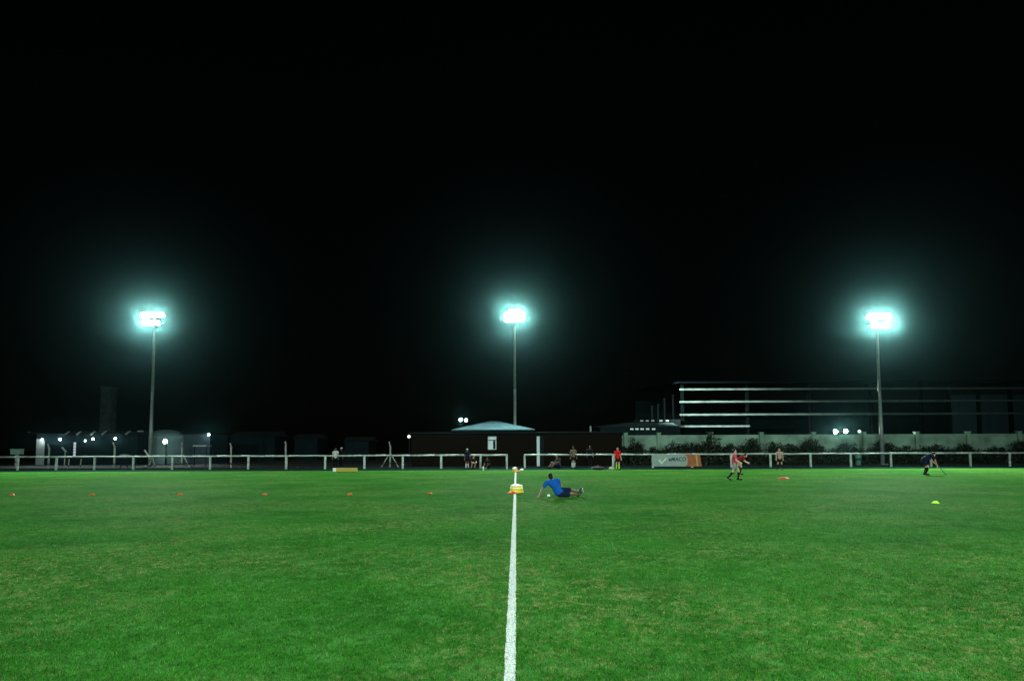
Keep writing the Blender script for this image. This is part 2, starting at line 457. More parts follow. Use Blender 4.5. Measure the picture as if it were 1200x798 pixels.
o = MB().ball((0, 0, .052), .052, 20, 12).build('ball', WHITEP, None, True, G(643, 582.5)); tag(o, 'white hockey ball on the grass beside the reclining person', 'ball')

# yellow board
c0, c1 = G(394, 553.2), G(420.5, 552.8)
r = thing('barrier_board', 'low yellow barrier board with a white end at the pitch edge', 'barrier', (c0.x, c0.y, 0))
w = c1.x - c0.x
bevel(MB().box((w / 2, 0, .17), (w, .10, .26)).build('board', mat('yellow_board', (.42, .30, .03), .5, var=.2), r))
bevel(MB().box((-.12, 0, .17), (.22, .11, .26)).build('end_cap', WHITEP, r))
for x in (.2, w - .2): MB().box((x, 0, .02), (.12, .4, .04)).build('foot', BLACK, r)

def bag(label, c, d, m, rz=0):
    r = thing('sports_bag', label, 'bag', c, rz)
    o = MB().ball((0, 0, d[2] / 2), (d[0] / 2, d[1] / 2, d[2] / 2), 16, 10).build('body', m, r, True)
    mb = MB()
    for i in range(8):
        a, b2 = math.pi * i / 8, math.pi * (i + 1) / 8
        mb.tube((math.cos(a) * d[0] * .2, 0, d[2] * .93 + math.sin(a) * .10), (math.cos(b2) * d[0] * .2, 0, d[2] * .93 + math.sin(b2) * .10), .014, n=6)
    mb.build('handle', BLACK, r, True)
bag('cream kit bag on the ground beside the person in red', G(717, 550.2), (.46, .26, .20), mat('cream_cloth', (.62, .50, .42), .8))
bag('long dark kit bag lying at the foot of the right rail', G(701, 550.6), (1.1, .30, .24), mat('dark_purple_cloth', (.022, .016, .03), .8))
def bottle(label, c, m):
    r = thing('water_bottle', label, 'bottle', c)
    MB().lathe([(.0, 0), (.055, 0), (.06, .02), (.06, .24), (.035, .30)], n=14).build('body', m, r, True)
    MB().lathe([(.036, .30), (.036, .35), (.015, .37), (.015, .40), (0, .40)], n=12).build('cap', BLACK, r, True)
bottle('white water bottle standing beside the seated people left of the gap', G(566.5, 551), WHITEP)
bottle('pinkish water bottle at the foot of the left gate post', G(594, 550.5), mat('pink_plastic', (.65, .35, .38), .4))

# ------------------------------------------------------------------ people
def rot_to(d, up=Vector((0, 0, 1))):
    """frame: -Y = face direction d, Z = up"""
    y = -Vector(d).normalized(); x = y.cross(up).normalized(); z = x.cross(y)
    return Matrix((x, y, z)).transposed()
def remeshed(mb, name, m, parent, vox, it=2, adapt=0):
    o = mb.build('tmp_' + name, None)
    md = o.modifiers.new('r', 'REMESH'); md.mode = 'VOXEL'; md.voxel_size = vox; md.use_smooth_shade = True
    if it: s_ = o.modifiers.new('s', 'SMOOTH'); s_.factor = .5; s_.iterations = it
    bpy.context.view_layer.update()
    me = bpy.data.meshes.new_from_object(o.evaluated_get(bpy.context.evaluated_depsgraph_get()))
    bpy.data.objects.remove(o)
    me.materials.clear(); me.materials.append(m); me.shade_smooth(); me.name = name
    o = bpy.data.objects.new(name, me); COL.objects.link(o); o.parent = parent
    return o
STAND = dict(pelvis=(0, 0, .93), waist=(0, .01, 1.08), chest=(0, .01, 1.30), neck=(0, .01, 1.45), head=(0, -.02, 1.59),
    hipL=(.09, 0, .90), hipR=(-.09, 0, .90), kneeL=(.10, -.02, .50), kneeR=(-.10, -.02, .50), ankL=(.105, .02, .08), ankR=(-.105, .02, .08),
    toeL=(.125, -.15, .035), toeR=(-.125, -.15, .035), shL=(.185, .01, 1.39), shR=(-.185, .01, 1.39), elL=(.245, .03, 1.12), elR=(-.245, .03, 1.12),
    wrL=(.25, -.08, .88), wrR=(-.25, -.08, .88))
def person(label, loc, rz, pose=None, s=1.0, shirt=None, shorts=None, socks=None, shoes=BLACK, skin=SKIN, hair=HAIR, face=(0, -1, 0), vox=.013,
           long_legs=False, long_sleeves=False, tail=False, cap=None, sole=None, hem=.68):
    J = {k_: Vector(v_) * s for k_, v_ in {**STAND, **(pose or {})}.items()}
    root = thing('person', label, 'person', loc, rz)
    q = s
    b = MB()
    def cap_(mb, a, c_, r0, r1): mb.tube(a, c_, r0 * q, r1 * q, 12); mb.ball(a, r0 * q, 12, 8); mb.ball(c_, r1 * q, 12, 8)
    upv = (J['neck'] - J['pelvis']).normalized(); lat = (J['shL'] - J['shR']).normalized()
    fw = lat.cross(upv)
    TM = Matrix((lat, -fw if False else upv.cross(lat), upv)).transposed()
    def torso(mb, g):
        mb.ball(J['pelvis'], Vector((.155 + g, .115 + g, .13)) * q, 16, 10, TM)
        mb.ball(J['waist'], Vector((.135 + g, .105 + g, .15)) * q, 16, 10, TM)
        mb.ball(J['chest'], Vector((.165 + g, .12 + g, .19)) * q, 16, 10, TM)
        mb.tube(J['pelvis'], J['chest'], (.12 + g) * q, (.125 + g) * q, 14)
        for S in 'LR': cap_(mb, J['chest'].lerp(J['neck'], .55), J['sh' + S], .085 + g * .8, .062 + g)
    torso(b, 0)
    cap_(b, J['neck'] - upv * .06 * q, J['head'], .056, .05)
    HM = rot_to(face, (J['head'] - J['neck']).normalized() if abs((J['head'] - J['neck']).normalized().dot(Vector(face).normalized())) < .9 else Vector((0, 0, 1)))
    hc = J['head']
    def hp(x, y, z): return hc + HM @ (Vector((x, y, z)) * q)
    b.ball(hp(0, .01, .03), Vector((.074, .092, .095)) * q, 16, 12, HM)
    b.ball(hp(0, -.025, -.045), Vector((.055, .062, .07)) * q, 14, 10, HM)
    b.ball(hp(0, -.093, -.012), Vector((.014, .02, .026)) * q, 8, 6, HM)
    b.ball(hp(0, -.083, -.055), Vector((.026, .012, .012)) * q, 8, 6, HM)
    for sx in (-1, 1): b.ball(hp(sx * .076, .012, -.005), Vector((.014, .022, .034)) * q, 8, 6, HM)
    for S in 'LR':
        cap_(b, J['sh' + S], J['el' + S], .050, .040); cap_(b, J['el' + S], J['wr' + S], .040, .028)
        cap_(b, J['hip' + S], J['knee' + S], .082, .055); cap_(b, J['knee' + S], J['ank' + S], .054, .038)
        cv = J['knee' + S].lerp(J['ank' + S], .3); b.ball(cv, .058 * q, 12, 8)
        cap_(b, J['ank' + S], J['toe' + S], .040, .032)
        # hand: palm, four unequal curled fingers, thumb from the side of the palm
        d = (J['wr' + S] - J['el' + S]).normalized(); sd = d.cross(Vector((0, 1, .2))).normalized(); nn = sd.cross(d)
        w0 = J['wr' + S]; pc = w0 + d * .05 * q
        PM = Matrix((sd, nn, d)).transposed()
        b.ball(pc, Vector((.042, .02, .056)) * q, 12, 8, PM)
        for i, ln_ in enumerate((.062, .074, .068, .052)):
            st = w0 + (d * .092 + sd * (-.031 + .0205 * i)) * q
            md = st + (d * ln_ * .55 + nn * .010) * q; en = md + (d * ln_ * .38 + nn * .028) * q
            b.tube(st - d * .02 * q, md, .0105 * q, .0098 * q, 8); b.ball(md, .0100 * q, 8, 6); b.tube(md, en, .0098 * q, .0088 * q, 8); b.ball(en, .009 * q, 8, 6)
        t0 = w0 + (d * .025 - sd * .03) * q; t1 = t0 + (d * .035 - sd * .032 + nn * .01) * q; t2 = t1 + (d * .03 - sd * .006 + nn * .012) * q
        b.tube(t0, t1, .013 * q, .0115 * q, 8); b.ball(t1, .0118 * q, 8, 6); b.tube(t1, t2, .0115 * q, .010 * q, 8); b.ball(t2, .0102 * q, 8, 6)
    body = remeshed(b, 'body', skin, root, vox * .85 * max(s, .8), 1)
    # hair
    h = MB(); h.ball(hp(0, .028, .048), Vector((.086, .094, .092)) * q, 18, 12, HM); h.ball(hp(0, .05, -.01), Vector((.074, .062, .075)) * q, 14, 10, HM)
    if tail: h.tube(hp(0, .11, .04), hp(0, .17, -.10), .03 * q, .018 * q, 10); h.ball(hp(0, .115, .04), .034 * q)
    remeshed(h, 'hair', hair, root, vox, 1)
    if cap:
        c = MB(); c.ball(hp(0, .02, .075), Vector((.094, .104, .078)) * q, 18, 10, HM); c.ball(hp(0, -.10, .055), Vector((.06, .07, .012)) * q, 14, 8, HM)
        remeshed(c, 'cap', cap, root, vox, 1)
    for sx in (-1, 1):
        MB().ball(hp(sx * .030, -.079, .012), .0125 * q, 8, 6).build('eye', BLACK, root, True)
    # clothes
    if shirt:
        c = MB(); torso(c, .016)
        for S in 'LR':
            e = J['wr' + S] if long_sleeves else J['sh' + S].lerp(J['el' + S], .72)
            if long_sleeves: c.tube(J['el' + S], e, .054 * q, .043 * q, 12); c.ball(J['el' + S], .054 * q); e = J['el' + S]
            c.tube(J['sh' + S], e, .072 * q, .064 * q, 12); c.ball(J['sh' + S], .072 * q)
        c.tube(J['waist'], J['pelvis'] - upv * .03 * q, .14 * q, .165 * q, 16)
        remeshed(c, 'shirt', shirt, root, vox, 2)
    if shorts:
        c = MB(); c.ball(J['pelvis'], Vector((.172, .132, .12)) * q, 16, 10, TM)
        for S in 'LR':
            e = J['knee' + S] if long_legs else J['hip' + S].lerp(J['knee' + S], hem)
            c.tube(J['hip' + S], e, .102 * q, (.078 if long_legs else .092) * q, 14); c.ball(J['hip' + S], .102 * q)
            if long_legs: c.ball(e, .078 * q); c.tube(e, J['ank' + S], .075 * q, .058 * q, 12)
        remeshed(c, 'trousers' if long_legs else 'shorts', shorts, root, vox, 2)
    for S in 'LR':
        if socks:
            c = MB(); c.tube(J['knee' + S].lerp(J['ank' + S], .12), J['ank' + S], .064 * q, .050 * q, 12); c.ball(J['knee' + S].lerp(J['ank' + S], .32), .069 * q); c.ball(J['ank' + S], .05 * q)
            remeshed(c, 'sock', socks, root, vox, 1)
        c = MB(); a = J['ank' + S]; t = J['toe' + S]; hl = a + (a - t).normalized() * .05 * q
        sh_dn = (J['ank' + S] - J['knee' + S]).normalized()
        c.tube(hl + sh_dn * .03 * q, t, .046 * q, .046 * q, 12); c.ball(hl + sh_dn * .03 * q, .046 * q); c.ball(t, .046 * q); c.ball(a, .054 * q)
        so = remeshed(c, 'shoe', shoes, root, vox, 1)
        if sole:
            c = MB(); e1 = hl + sh_dn * .066 * q; e2 = t + sh_dn * .04 * q
            c.tube(e1, e2, .03 * q, .034 * q, 10); c.ball(e1, .03 * q); c.ball(e2, .034 * q)
            remeshed(c, 'sole', sole, so, vox, 0)
    return root
def cloth(n, c): return mat('cloth_' + n, c, .9, var=.25, scale=14, spec=.06)
NAVY = cloth('navy', (.008, .012, .035)); BLK = cloth('black', (.010, .010, .012)); BLUE = cloth('blue', (.005, .062, .29))
REDC = cloth('red', (.62, .012, .016)); PINK = cloth('pink', (.38, .055, .085)); DRED = cloth('dark_red', (.22, .012, .018)); PALEP = cloth('pale_pink', (.42, .28, .27))
WHT = cloth('white', (.60, .62, .60)); TAN = cloth('tan', (.16, .12, .07)); LIMEC = cloth('lime', (.30, .60, .05)); GREY = cloth('grey', (.05, .05, .055))

# reclining person, seen from behind, propped on the left arm (world: -X is the picture's left)
person('person in blue shirt and dark shorts reclining on the grass beside the halfway line', G(655, 583.2), 0, dict(
    pelvis=(.02, .0, .16), waist=(-.07, .02, .29), chest=(-.16, .05, .46), neck=(-.235, .07, .585), head=(-.265, .10, .695),
    hipL=(.04, -.07, .125), hipR=(.10, .06, .25), kneeL=(.38, .18, .10), kneeR=(.42, .24, .25), ankL=(.70, .47, .075), ankR=(.70, .44, .17),
    toeL=(.82, .45, .18), toeR=(.79, .40, .29), shL=(-.41, .02, .50), shR=(-.035, .08, .585),
    elL=(-.56, .02, .30), wrL=(-.66, -.04, .085), elR=(.06, .20, .40), wrR=(.14, .36, .28)), 1.0,
    BLUE, NAVY, None, mat('green_shoe', (.012, .03, .018), .6), SKIND, face=(-.1, 1, -.15), vox=.010, sole=WHITEP, hem=.88)
person('person in bright red shirt with lime socks standing by the far rail', G(724, 550.9), R(10), None, .97, REDC, BLK, LIMEC, BLK)
walk = dict(kneeL=(.10, -.20, .52), ankL=(.10, -.16, .10), toeL=(.11, -.34, .06), kneeR=(-.10, .10, .50), ankR=(-.10, .34, .16), toeR=(-.11, .22, .05),
            elL=(.25, .14, 1.13), wrL=(.24, .08, .9), elR=(-.25, -.08, 1.13), wrR=(-.24, -.28, 1.0))
person('person in pink shirt, white shorts and dark socks walking across the pitch', G(861.5, 563), R(70), walk, .90, PINK, cloth('stone', (.20, .20, .19)), BLK, BLK, tail=True, face=(0, -1, -.1))
lean = dict(pelvis=(0, .15, .86), waist=(0, .05, .98), chest=(0, -.14, 1.10), neck=(0, -.28, 1.17), head=(0, -.40, 1.24), hipL=(.09, .13, .83), hipR=(-.09, .13, .83),
            kneeL=(.10, -.12, .52), ankL=(.10, -.02, .10), toeL=(.11, -.2, .04), kneeR=(-.10, .18, .46), ankR=(-.10, .45, .26), toeR=(-.11, .4, .1),
            shL=(.18, -.2, 1.12), shR=(-.18, -.2, 1.12), elL=(.26, -.30, .88), wrL=(.15, -.52, .80), elR=(-.26, -.30, .88), wrR=(-.10, -.50, .76))
person('person in dark red top leaning forward behind the walking person in pink', G(867, 556.3), R(80), lean, .93, DRED, cloth('khaki', (.32, .28, .16)), BLK, BLK, face=(0, -1, -.2))
person('person in pale pink shirt standing at the rail on the right', G(914, 550.4), R(-20), dict(ankL=(.17, .02, .08), ankR=(-.17, .02, .08), toeL=(.2, -.15, .035), toeR=(-.2, -.15, .035), kneeL=(.14, -.02, .5), kneeR=(-.14, -.02, .5)), .90, PALEP, BLK, BLK, BLK)
bent = dict(pelvis=(0, .22, .80), waist=(0, .10, .92), chest=(0, -.10, 1.03), neck=(0, -.24, 1.10), head=(0, -.34, 1.13), hipL=(.09, .20, .78), hipR=(-.09, .20, .78),
            kneeL=(.12, .02, .46), ankL=(.12, .14, .08), toeL=(.13, -.03, .035), kneeR=(-.12, .06, .46), ankR=(-.12, .22, .08), toeR=(-.13, .05, .035),
            shL=(.18, -.17, 1.03), shR=(-.18, -.17, 1.03), elL=(.20, -.30, .80), wrL=(.06, -.44, .62), elR=(-.16, -.32, .80), wrR=(-.02, -.48, .54))
gp = G(1088, 556.5)
person('hockey player in dark navy bending over with a stick on the right', gp, R(88), bent, 1.05, NAVY, NAVY, BLK, BLK, face=(0, -1, -.6))
hs = thing('hockey_stick', 'thin hockey stick held low by the bending player', 'hockey stick', gp + Vector((.50, 0, 0)))
mb = MB().tube((-.03, .02, .68), (.42, -.02, .12), .016, .018, 8); mb.build('shaft', mat('stick', (.10, .09, .05), .5), hs, True)
mb = MB(); pv = [(.42 + .02, .12), (.47, .05), (.50, .03), (.53, .03), (.56, .06), (.565, .09)]; pv[0] = (.42, .12)
for a, b2 in zip(pv, pv[1:]): mb.tube((a[0], -.02, a[1]), (b2[0], -.02, b2[1]), .020, n=8); mb.ball((b2[0], -.02, b2[1]), .020, 8, 6)
mb.build('hook', mat('stick', (.10, .09, .05)), hs, True)

crouch = dict(pelvis=(0, .12, .34), waist=(0, .06, .48), chest=(0, -.06, .68), neck=(0, -.13, .82), head=(0, -.19, .94), hipL=(.09, .10, .32), hipR=(-.09, .10, .32),
              kneeL=(.16, -.28, .50), ankL=(.14, -.06, .08), toeL=(.15, -.23, .035), kneeR=(-.16, -.28, .50), ankR=(-.14, -.06, .08), toeR=(-.15, -.23, .035),
              shL=(.18, -.08, .76), shR=(-.18, -.08, .76), elL=(.22, -.22, .56), wrL=(.14, -.42, .52), elR=(-.22, -.22, .56), wrR=(-.14, -.42, .52))
sit = dict(pelvis=(0, .1, .13), waist=(0, .14, .28), chest=(0, .10, .50), neck=(0, .05, .65), head=(0, 0, .78), hipL=(.09, .08, .12), hipR=(-.09, .08, .12),
           kneeL=(.16, -.28, .36), ankL=(.14, -.56, .07), toeL=(.15, -.72, .09), kneeR=(-.16, -.28, .36), ankR=(-.14, -.56, .07), toeR=(-.15, -.72, .09),
           shL=(.18, .08, .59), shR=(-.18, .08, .59), elL=(.24, -.06, .38), wrL=(.18, -.26, .40), elR=(-.24, -.06, .38), wrR=(-.18, -.26, .40))
def sp(px, Y): return Vector((P(px, 545, Y).x, Y, 0))
person('person in white shirt standing behind the rail above the yellow board', sp(393, 59), R(15), None, 1.0, WHT, BLK, None, BLK, SKIND, long_legs=True)
person('person with white cap and black clothes behind the rail above the yellow board', sp(400, 59.6), R(-25), None, 1.02, BLK, BLK, None, BLK, SKIND, cap=WHT, long_legs=True, long_sleeves=True)
person('dark dressed person with pale cap standing at the rail below the lit window', sp(547.5, 55.2), R(20), None, .93, NAVY, BLK, WHT, BLK, SKIND, cap=WHT)
person('crouching bare legged person next to the pale capped person at the left rail', sp(553.5, 55.0), R(35), crouch, 1.0, BLK, BLK, None, BLK, SKIN)
person('person in black sitting on the ground at the rail left of the gap', sp(571, 55.2), R(-20), sit, 1.0, BLK, BLK, None, mat('pale_shoe', (.4, .42, .42), .6), SKIND)
person('seated person in grey leaning by the rail behind the reclining person', sp(653, 55.0), R(-60), sit, 1.25, GREY, NAVY, None, BLK, SKIND, cap=cloth('cream', (.42, .42, .34)))
person('person in tan vest and white socks standing at the rail right of centre', sp(672, 55.4), R(10), None, 1.02, TAN, BLK, WHT, BLK, SKIND)
person('dark clothed person standing behind the rail between tan vest and red shirt', sp(691.5, 57.6), R(0), None, 1.05, BLK, BLK, None, BLK, SKIND, long_legs=True)

# ------------------------------------------------------------------ clubhouse
def at(px, py, Y): return P(px, py, Y)
CY = 62.0
x0, x1 = at(482, 520, CY).x, at(729, 520, CY).x
H = at(600, 508, CY).z
cb = thing('clubhouse', 'long low dark brick clubhouse with lit window behind the centre of the rail', 'building', (x0, CY, 0))
W = x1 - x0
wx0, wx1 = at(571, 520, CY).x - x0, at(582.5, 520, CY).x - x0; wz0, wz1 = at(577, 527, CY).z, at(577, 511, CY).z
dx0, dx1 = at(629, 520, CY).x - x0, at(632.6, 520, CY).x - x0; dz1 = at(630, 511, CY).z
mb = MB()
def wallbox(a, b2, z0, z1): mb.box(((a + b2) / 2, .12, (z0 + z1) / 2), (b2 - a, .24, z1 - z0))
wallbox(0, wx0, -.02, H); wallbox(wx0, wx1, -.02, wz0); wallbox(wx0, wx1, wz1, H); wallbox(wx1, dx0, -.02, H); wallbox(dx0, dx1, dz1, H); wallbox(dx1, W, -.02, H)
mb.box((W / 2, 8, H / 2), (W, .24, H)); mb.box((.12, 4.06, H / 2), (.24, 7.6, H)); mb.box((W - .12, 4.06, H / 2), (.24, 7.6, H))
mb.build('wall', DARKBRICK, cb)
bevel(MB().box((W / 2, 4.05, H + .07), (W + .5, 8.9, .14)).build('flat_roof', DARKST, cb), .02)
o = MB().box(((wx0 + wx1) / 2, .35, (wz0 + wz1) / 2), (wx1 - wx0 - .004, .02, wz1 - wz0)).build('window', WINLIT, cb)
mb = MB()
for x in (wx0 + .03, wx1 - .03): mb.box((x, -.012, (wz0 + wz1) / 2), (.06, .06, wz1 - wz0 + .1))
for z in (wz0 + .0, wz0 + (wz1 - wz0) * .72, wz1): mb.box(((wx0 + wx1) / 2, .03, z), (wx1 - wx0 - .13, .05, .05))
mb.build('frame', DARKST, o)
MB().box(((wx0 + wx1) / 2 + .18, .2, wz0 + .38), (.20, .06, .60)).ball(((wx0 + wx1) / 2 + .18, .2, wz0 + .78), (.10, .05, .13)).build('window_silhouette', BLK, o)  # unidentified dark silhouette against the lit window panel
MB().box(((dx0 + dx1) / 2, .3, dz1 / 2), (dx1 - dx0 - .004, .03, dz1)).build('glass_door', WINLIT, cb)
MB().box((dx1 + .18, -.05, dz1 / 2), (.34, .06, dz1)).build('door_leaf', DARKST, cb)
# pitched roof over the middle
ex0, ex1 = at(529, 503, CY - .3).x - x0, at(627, 503, CY - .3).x - x0; ez = H + .18
ax0, ax1 = at(574, 494, CY + 4).x - x0, at(583, 494, CY + 4).x - x0; az = at(578, 493.5, CY + 4).z
ez = at(578, 503.2, CY - .35).z
vs = [(ex0, -.35, ez), (ex1, -.35, ez), (ex1, 8.4, ez), (ex0, 8.4, ez), (ax0, 4, az), (ax1, 4, az)]
mb = MB().add(vs + [(v[0], v[1], v[2] - .10) for v in vs], [(0, 1, 5, 4), (1, 2, 5), (2, 3, 4, 5), (3, 0, 4), (0, 6, 7, 1), (1, 7, 8, 2), (2, 8, 9, 3), (3, 9, 6, 0)])
N_ = 46
for i in range(1, N_):                      # standing seams of the sheet roof
    x = ex0 + (ex1 - ex0) * i / N_
    t = min((x - ex0) / (ax0 - ex0), 1, (ex1 - x) / (ex1 - ax1))
    mb.tube((x, -.345, ez + .015), (x, -.35 + 4.35 * t, ez + (az - ez) * t + .015), .022, n=4)
mb.build('pitched_roof', ROOFM, cb)
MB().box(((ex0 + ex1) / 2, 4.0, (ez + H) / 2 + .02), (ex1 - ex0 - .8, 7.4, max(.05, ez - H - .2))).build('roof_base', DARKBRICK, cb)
MB().tube((at(692, 500, CY + 2).x - x0, 2, H + .1), (at(692, 500, CY + 2).x - x0, 2, H + .72), .09, n=10).build('vent_pipe', STEEL, cb)

# lamp at the clubhouse's left end, twin lamp pole behind
def wall_lamp(label, pos, r=.16, m=LENS2, watts=0, group=None, name='wall_lamp'):
    o = thing(name, label, 'lamp', pos, 0, group)
    MB().lathe([(0, .02), (r * 1.15, .02), (r * 1.15, .07), (r * .7, .16), (0, .17)], n=16).build('housing', DARKST, o, True).rotation_euler = (R(90 + 180), 0, 0)
    MB().ball((0, -.03, 0), (r, r * .45, r), 14, 8).build('bulb', m, o, True)
    if watts:
        point('wall_lamp_light', Vector(pos) + Vector((0, -.25 - r * .5, 0)), watts)
        spot('wall_lamp_beam', Vector(pos) + Vector((0, -.3, 0)), Vector((pos[0] * .9, 20, 0)), watts * 18, 110, (.78, 1, .98), soft=.1)
    return o
p = at(479.5, 511.5, CY - .1)
wall_lamp('dim white lamp at the left end of the clubhouse', (p.x, CY - .2, p.z), .15, LENSDIM)
MB()
b_ = thing('lamp_bracket', 'short post holding the dim lamp left of the clubhouse', 'post', (p.x, CY + .02, 0))
MB().tube((0, 0, -.02), (0, 0, p.z + .1), .05, n=8).build('post', DARKST, b_); MB().box((0, -.06, p.z), (.08, .20, .08)).build('bracket', DARKST, b_)

def lamp_pole(label, pts, Y, base_px, r=.2, watts=600, m=LENS2):
    ps = [at(a, b2, Y) for a, b2 in pts]
    bx = sum(p_.x for p_ in ps) / len(ps); top = max(p_.z for p_ in ps)
    o = thing('lamp_pole', label, 'lamp', (bx, Y, 0))
    MB().tube((0, 0, -.02), (0, 0, top + .1), .09, .06, 10).build('pole', DARKST, o, True)
    MB().box((0, -.05, top - .02), (max(p_.x for p_ in ps) - min(p_.x for p_ in ps) + .3, .07, .07)).build('crossarm', DARKST, o)
    for p_ in ps:
        l = MB().lathe([(0, .0), (r * 1.1, .0), (r * 1.1, .08), (r * .5, .2), (0, .22)], n=16).build('lamp_head', DARKST, o, True, (p_.x - bx, -.22, p_.z)); l.rotation_euler = (R(270), 0, 0)
        MB().ball((0, 0, -.03), (r, r, r * .4), 14, 8).build('lens', m, l, True)
        if watts: spot('pole_lamp_light', (p_.x, Y - .4, p_.z), (p_.x * .9, 30, 0), watts, 150, soft=.12)
    return o
lamp_pole('twin round lamps on a pole behind the clubhouse roof', ((540, 491.8), (546.3, 492.3)), 85, 543, .19, 300)
lamp_pole('pair of bright floodlights above the pale wall at right', ((978, 505.8), (989.5, 505.2)), 72, 984, .21, 3000, LENS)
p = at(1006, 505.5, 66)
# ------------------------------------------------------------------ wall on the right with pillars
WY = 66.0
wx0_ = at(729, 520, WY).x; wx1_ = 62.0
wt = lambda x: 2.92 - 0.0015 * x
wl_ = thing('boundary_wall', 'long pale rendered boundary wall with pillars behind the right rail', 'wall', (wx0_, WY, 0))
mb = MB(); N_ = 40; Lw = wx1_ - wx0_
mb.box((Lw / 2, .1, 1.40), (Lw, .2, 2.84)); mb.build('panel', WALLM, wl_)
o = MB()
for px in (733, 772, 833, 892, 953, 1012, 1074, 1134, 1194, 1254):
    x = at(px, 520, WY).x - wx0_
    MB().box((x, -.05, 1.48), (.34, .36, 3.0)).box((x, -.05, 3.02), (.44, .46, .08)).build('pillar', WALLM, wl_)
MB().tube((p.x - wx0_, -.1, 2.8), (p.x - wx0_, -.1, p.z - .1), .03, n=6).build('lamp_stub', DARKST, wl_)
wall_lamp('small white lamp on top of the pale wall right of the bright floodlights', (p.x, WY - .15, p.z), .16, LENSDIM)

# ------------------------------------------------------------------ shrubs in front of the wall
def shrub_meshes(seed, w, h, nleaf):
    rg = np.random.default_rng(seed)
    cl = rg.uniform(-1, 1, (14, 3)) * (w / 2 * .8, .5, .0) + np.array((0, 0, 0)); hs_ = h * (1 - .55 * (np.abs(cl[:, 0]) / (w / 2)) ** 2) * rg.uniform(.7, 1.05, 14)
    mb = MB(); st = MB()
    for i in range(nleaf):
        k_ = rg.integers(14)
        z = hs_[k_] * rg.uniform(.05, 1) ** .8
        rr = (.5 * w / 3.4) * (1 - .45 * z / h)
        c = Vector((cl[k_, 0] + rg.normal(0, rr * .6), cl[k_, 1] + rg.normal(0, .3), max(.04, z + rg.normal(0, .08))))
        a = Vector(rg.normal(0, 1, 3)).normalized(); u_ = a.orthogonal().normalized(); v_ = a.cross(u_); L_ = rg.uniform(.06, .14)
        mb.add([c - u_ * L_, c + v_ * L_ * .45, c + u_ * L_, c - v_ * L_ * .45], [(0, 1, 2, 3)])
    for k_ in range(14):
        b0 = Vector((cl[k_, 0] * .6, cl[k_, 1] * .5, -.02)); t_ = Vector((cl[k_, 0], cl[k_, 1], hs_[k_] * .8))
        st.tube(b0, b0.lerp(t_, .5) + Vector((.05, 0, .05)), .03, .02, 6); st.tube(b0.lerp(t_, .5) + Vector((.05, 0, .05)), t_, .02, .008, 6)
    a = mb.mesh('foliage'); a.materials.append(LEAF); b2 = st.mesh('stem'); b2.materials.append(BARK)
    return a, b2
SHR = [(742, 2.4, 36, 'low dark shrub at the left end of the pale wall, right of the clubhouse'),
       (766, 1.6, 30, 'thin low shrub behind the left part of the banner'),
       (792, 2.2, 40, 'dark shrub against the pale wall above the banner'),
       (833, 3.0, 30, 'tall narrow dark shrub covering the wall pillar right of the banner'),
       (818, 2.1, 36, 'rounded dark shrub just left of the tall narrow one'),
       (856, 1.9, 34, 'low shrub behind the walking person in pink'),
       (890, 2.55, 52, 'widest dark shrub by the wall, left of the person in pale pink'),
       (920, 2.35, 40, 'dark shrub by the wall behind the person in pale pink'),
       (952, 2.45, 36, 'upright dark shrub in front of the wall pillar left of the bright floodlights'),
       (994, 1.9, 44, 'low dark shrub by the wall under the bright floodlights'),
       (1034, 2.2, 34, 'dark shrub at the foot of the right floodlight mast'),
       (1062, 1.7, 36, 'ragged low shrub by the wall right of the right mast'),
       (1092, 2.0, 30, 'small dark shrub by the wall behind the bending player'),
       (1130, 1.85, 36, 'small shrub under the second wall pillar from the right edge'),
       (1166, 1.75, 40, 'low shrub by the wall near the right picture edge'),
       (1200, 2.2, 32, 'dark shrub by the last wall pillar at the right edge')]
for i, (px, h, wpx, l) in enumerate(SHR):
    a, b2 = shrub_meshes(100 + i, wpx * .079, h, int(1500 + wpx * 30))
    q_ = at(px, 530, 64.6)
    r = thing('shrub', l, 'shrub', (q_.x, 64.6 + random.uniform(-.4, .3), 0), 0, 'shrubs along the pale wall')
    for nm_, me in (('foliage', a), ('stem', b2)):
        o = bpy.data.objects.new(nm_, me); COL.objects.link(o); o.parent = r

# low undergrowth along the foot of the wall (uncountable)
rg = np.random.default_rng(5); mb = MB()
for i in range(15000):
    x = rg.uniform(wx0_ + .3, wx1_); y = rg.uniform(63.3, 65.7)
    hm = .75 + .35 * math.sin(x * .9) + .3 * math.sin(x * 2.3 + 1) + .2 * math.sin(x * 5.1)
    c = Vector((x, y, max(.03, hm * rg.uniform(0, 1) ** .7)))
    a = Vector(rg.normal(0, 1, 3)).normalized(); u_ = a.orthogonal().normalized(); v_ = a.cross(u_); L_ = rg.uniform(.06, .15)
    mb.add([c - u_ * L_, c + v_ * L_ * .4, c + u_ * L_, c - v_ * L_ * .4], [(0, 1, 2, 3)])
tag(mb.build('undergrowth', LEAF), 'dark low undergrowth along the foot of the pale wall', 'undergrowth', kind='stuff')

# litter bin
q_ = sp(1006, 58.6)
r = thing('litter_bin', 'green tapered litter bin behind the right rail', 'bin', q_)
MB().lathe([(.0, 0), (.19, 0), (.20, .02), (.29, .92), (.29, .97), (.26, .97), (.20, .3)], n=18).build('body', mat('green_bin', (.09, .22, .18), .5), r, True)
MB().lathe([(.31, .96), (.31, 1.0), (.27, 1.0), (.27, .96), (.31, .96)], n=18).build('rim', mat('green_bin_rim', (.05, .13, .11), .5), r)

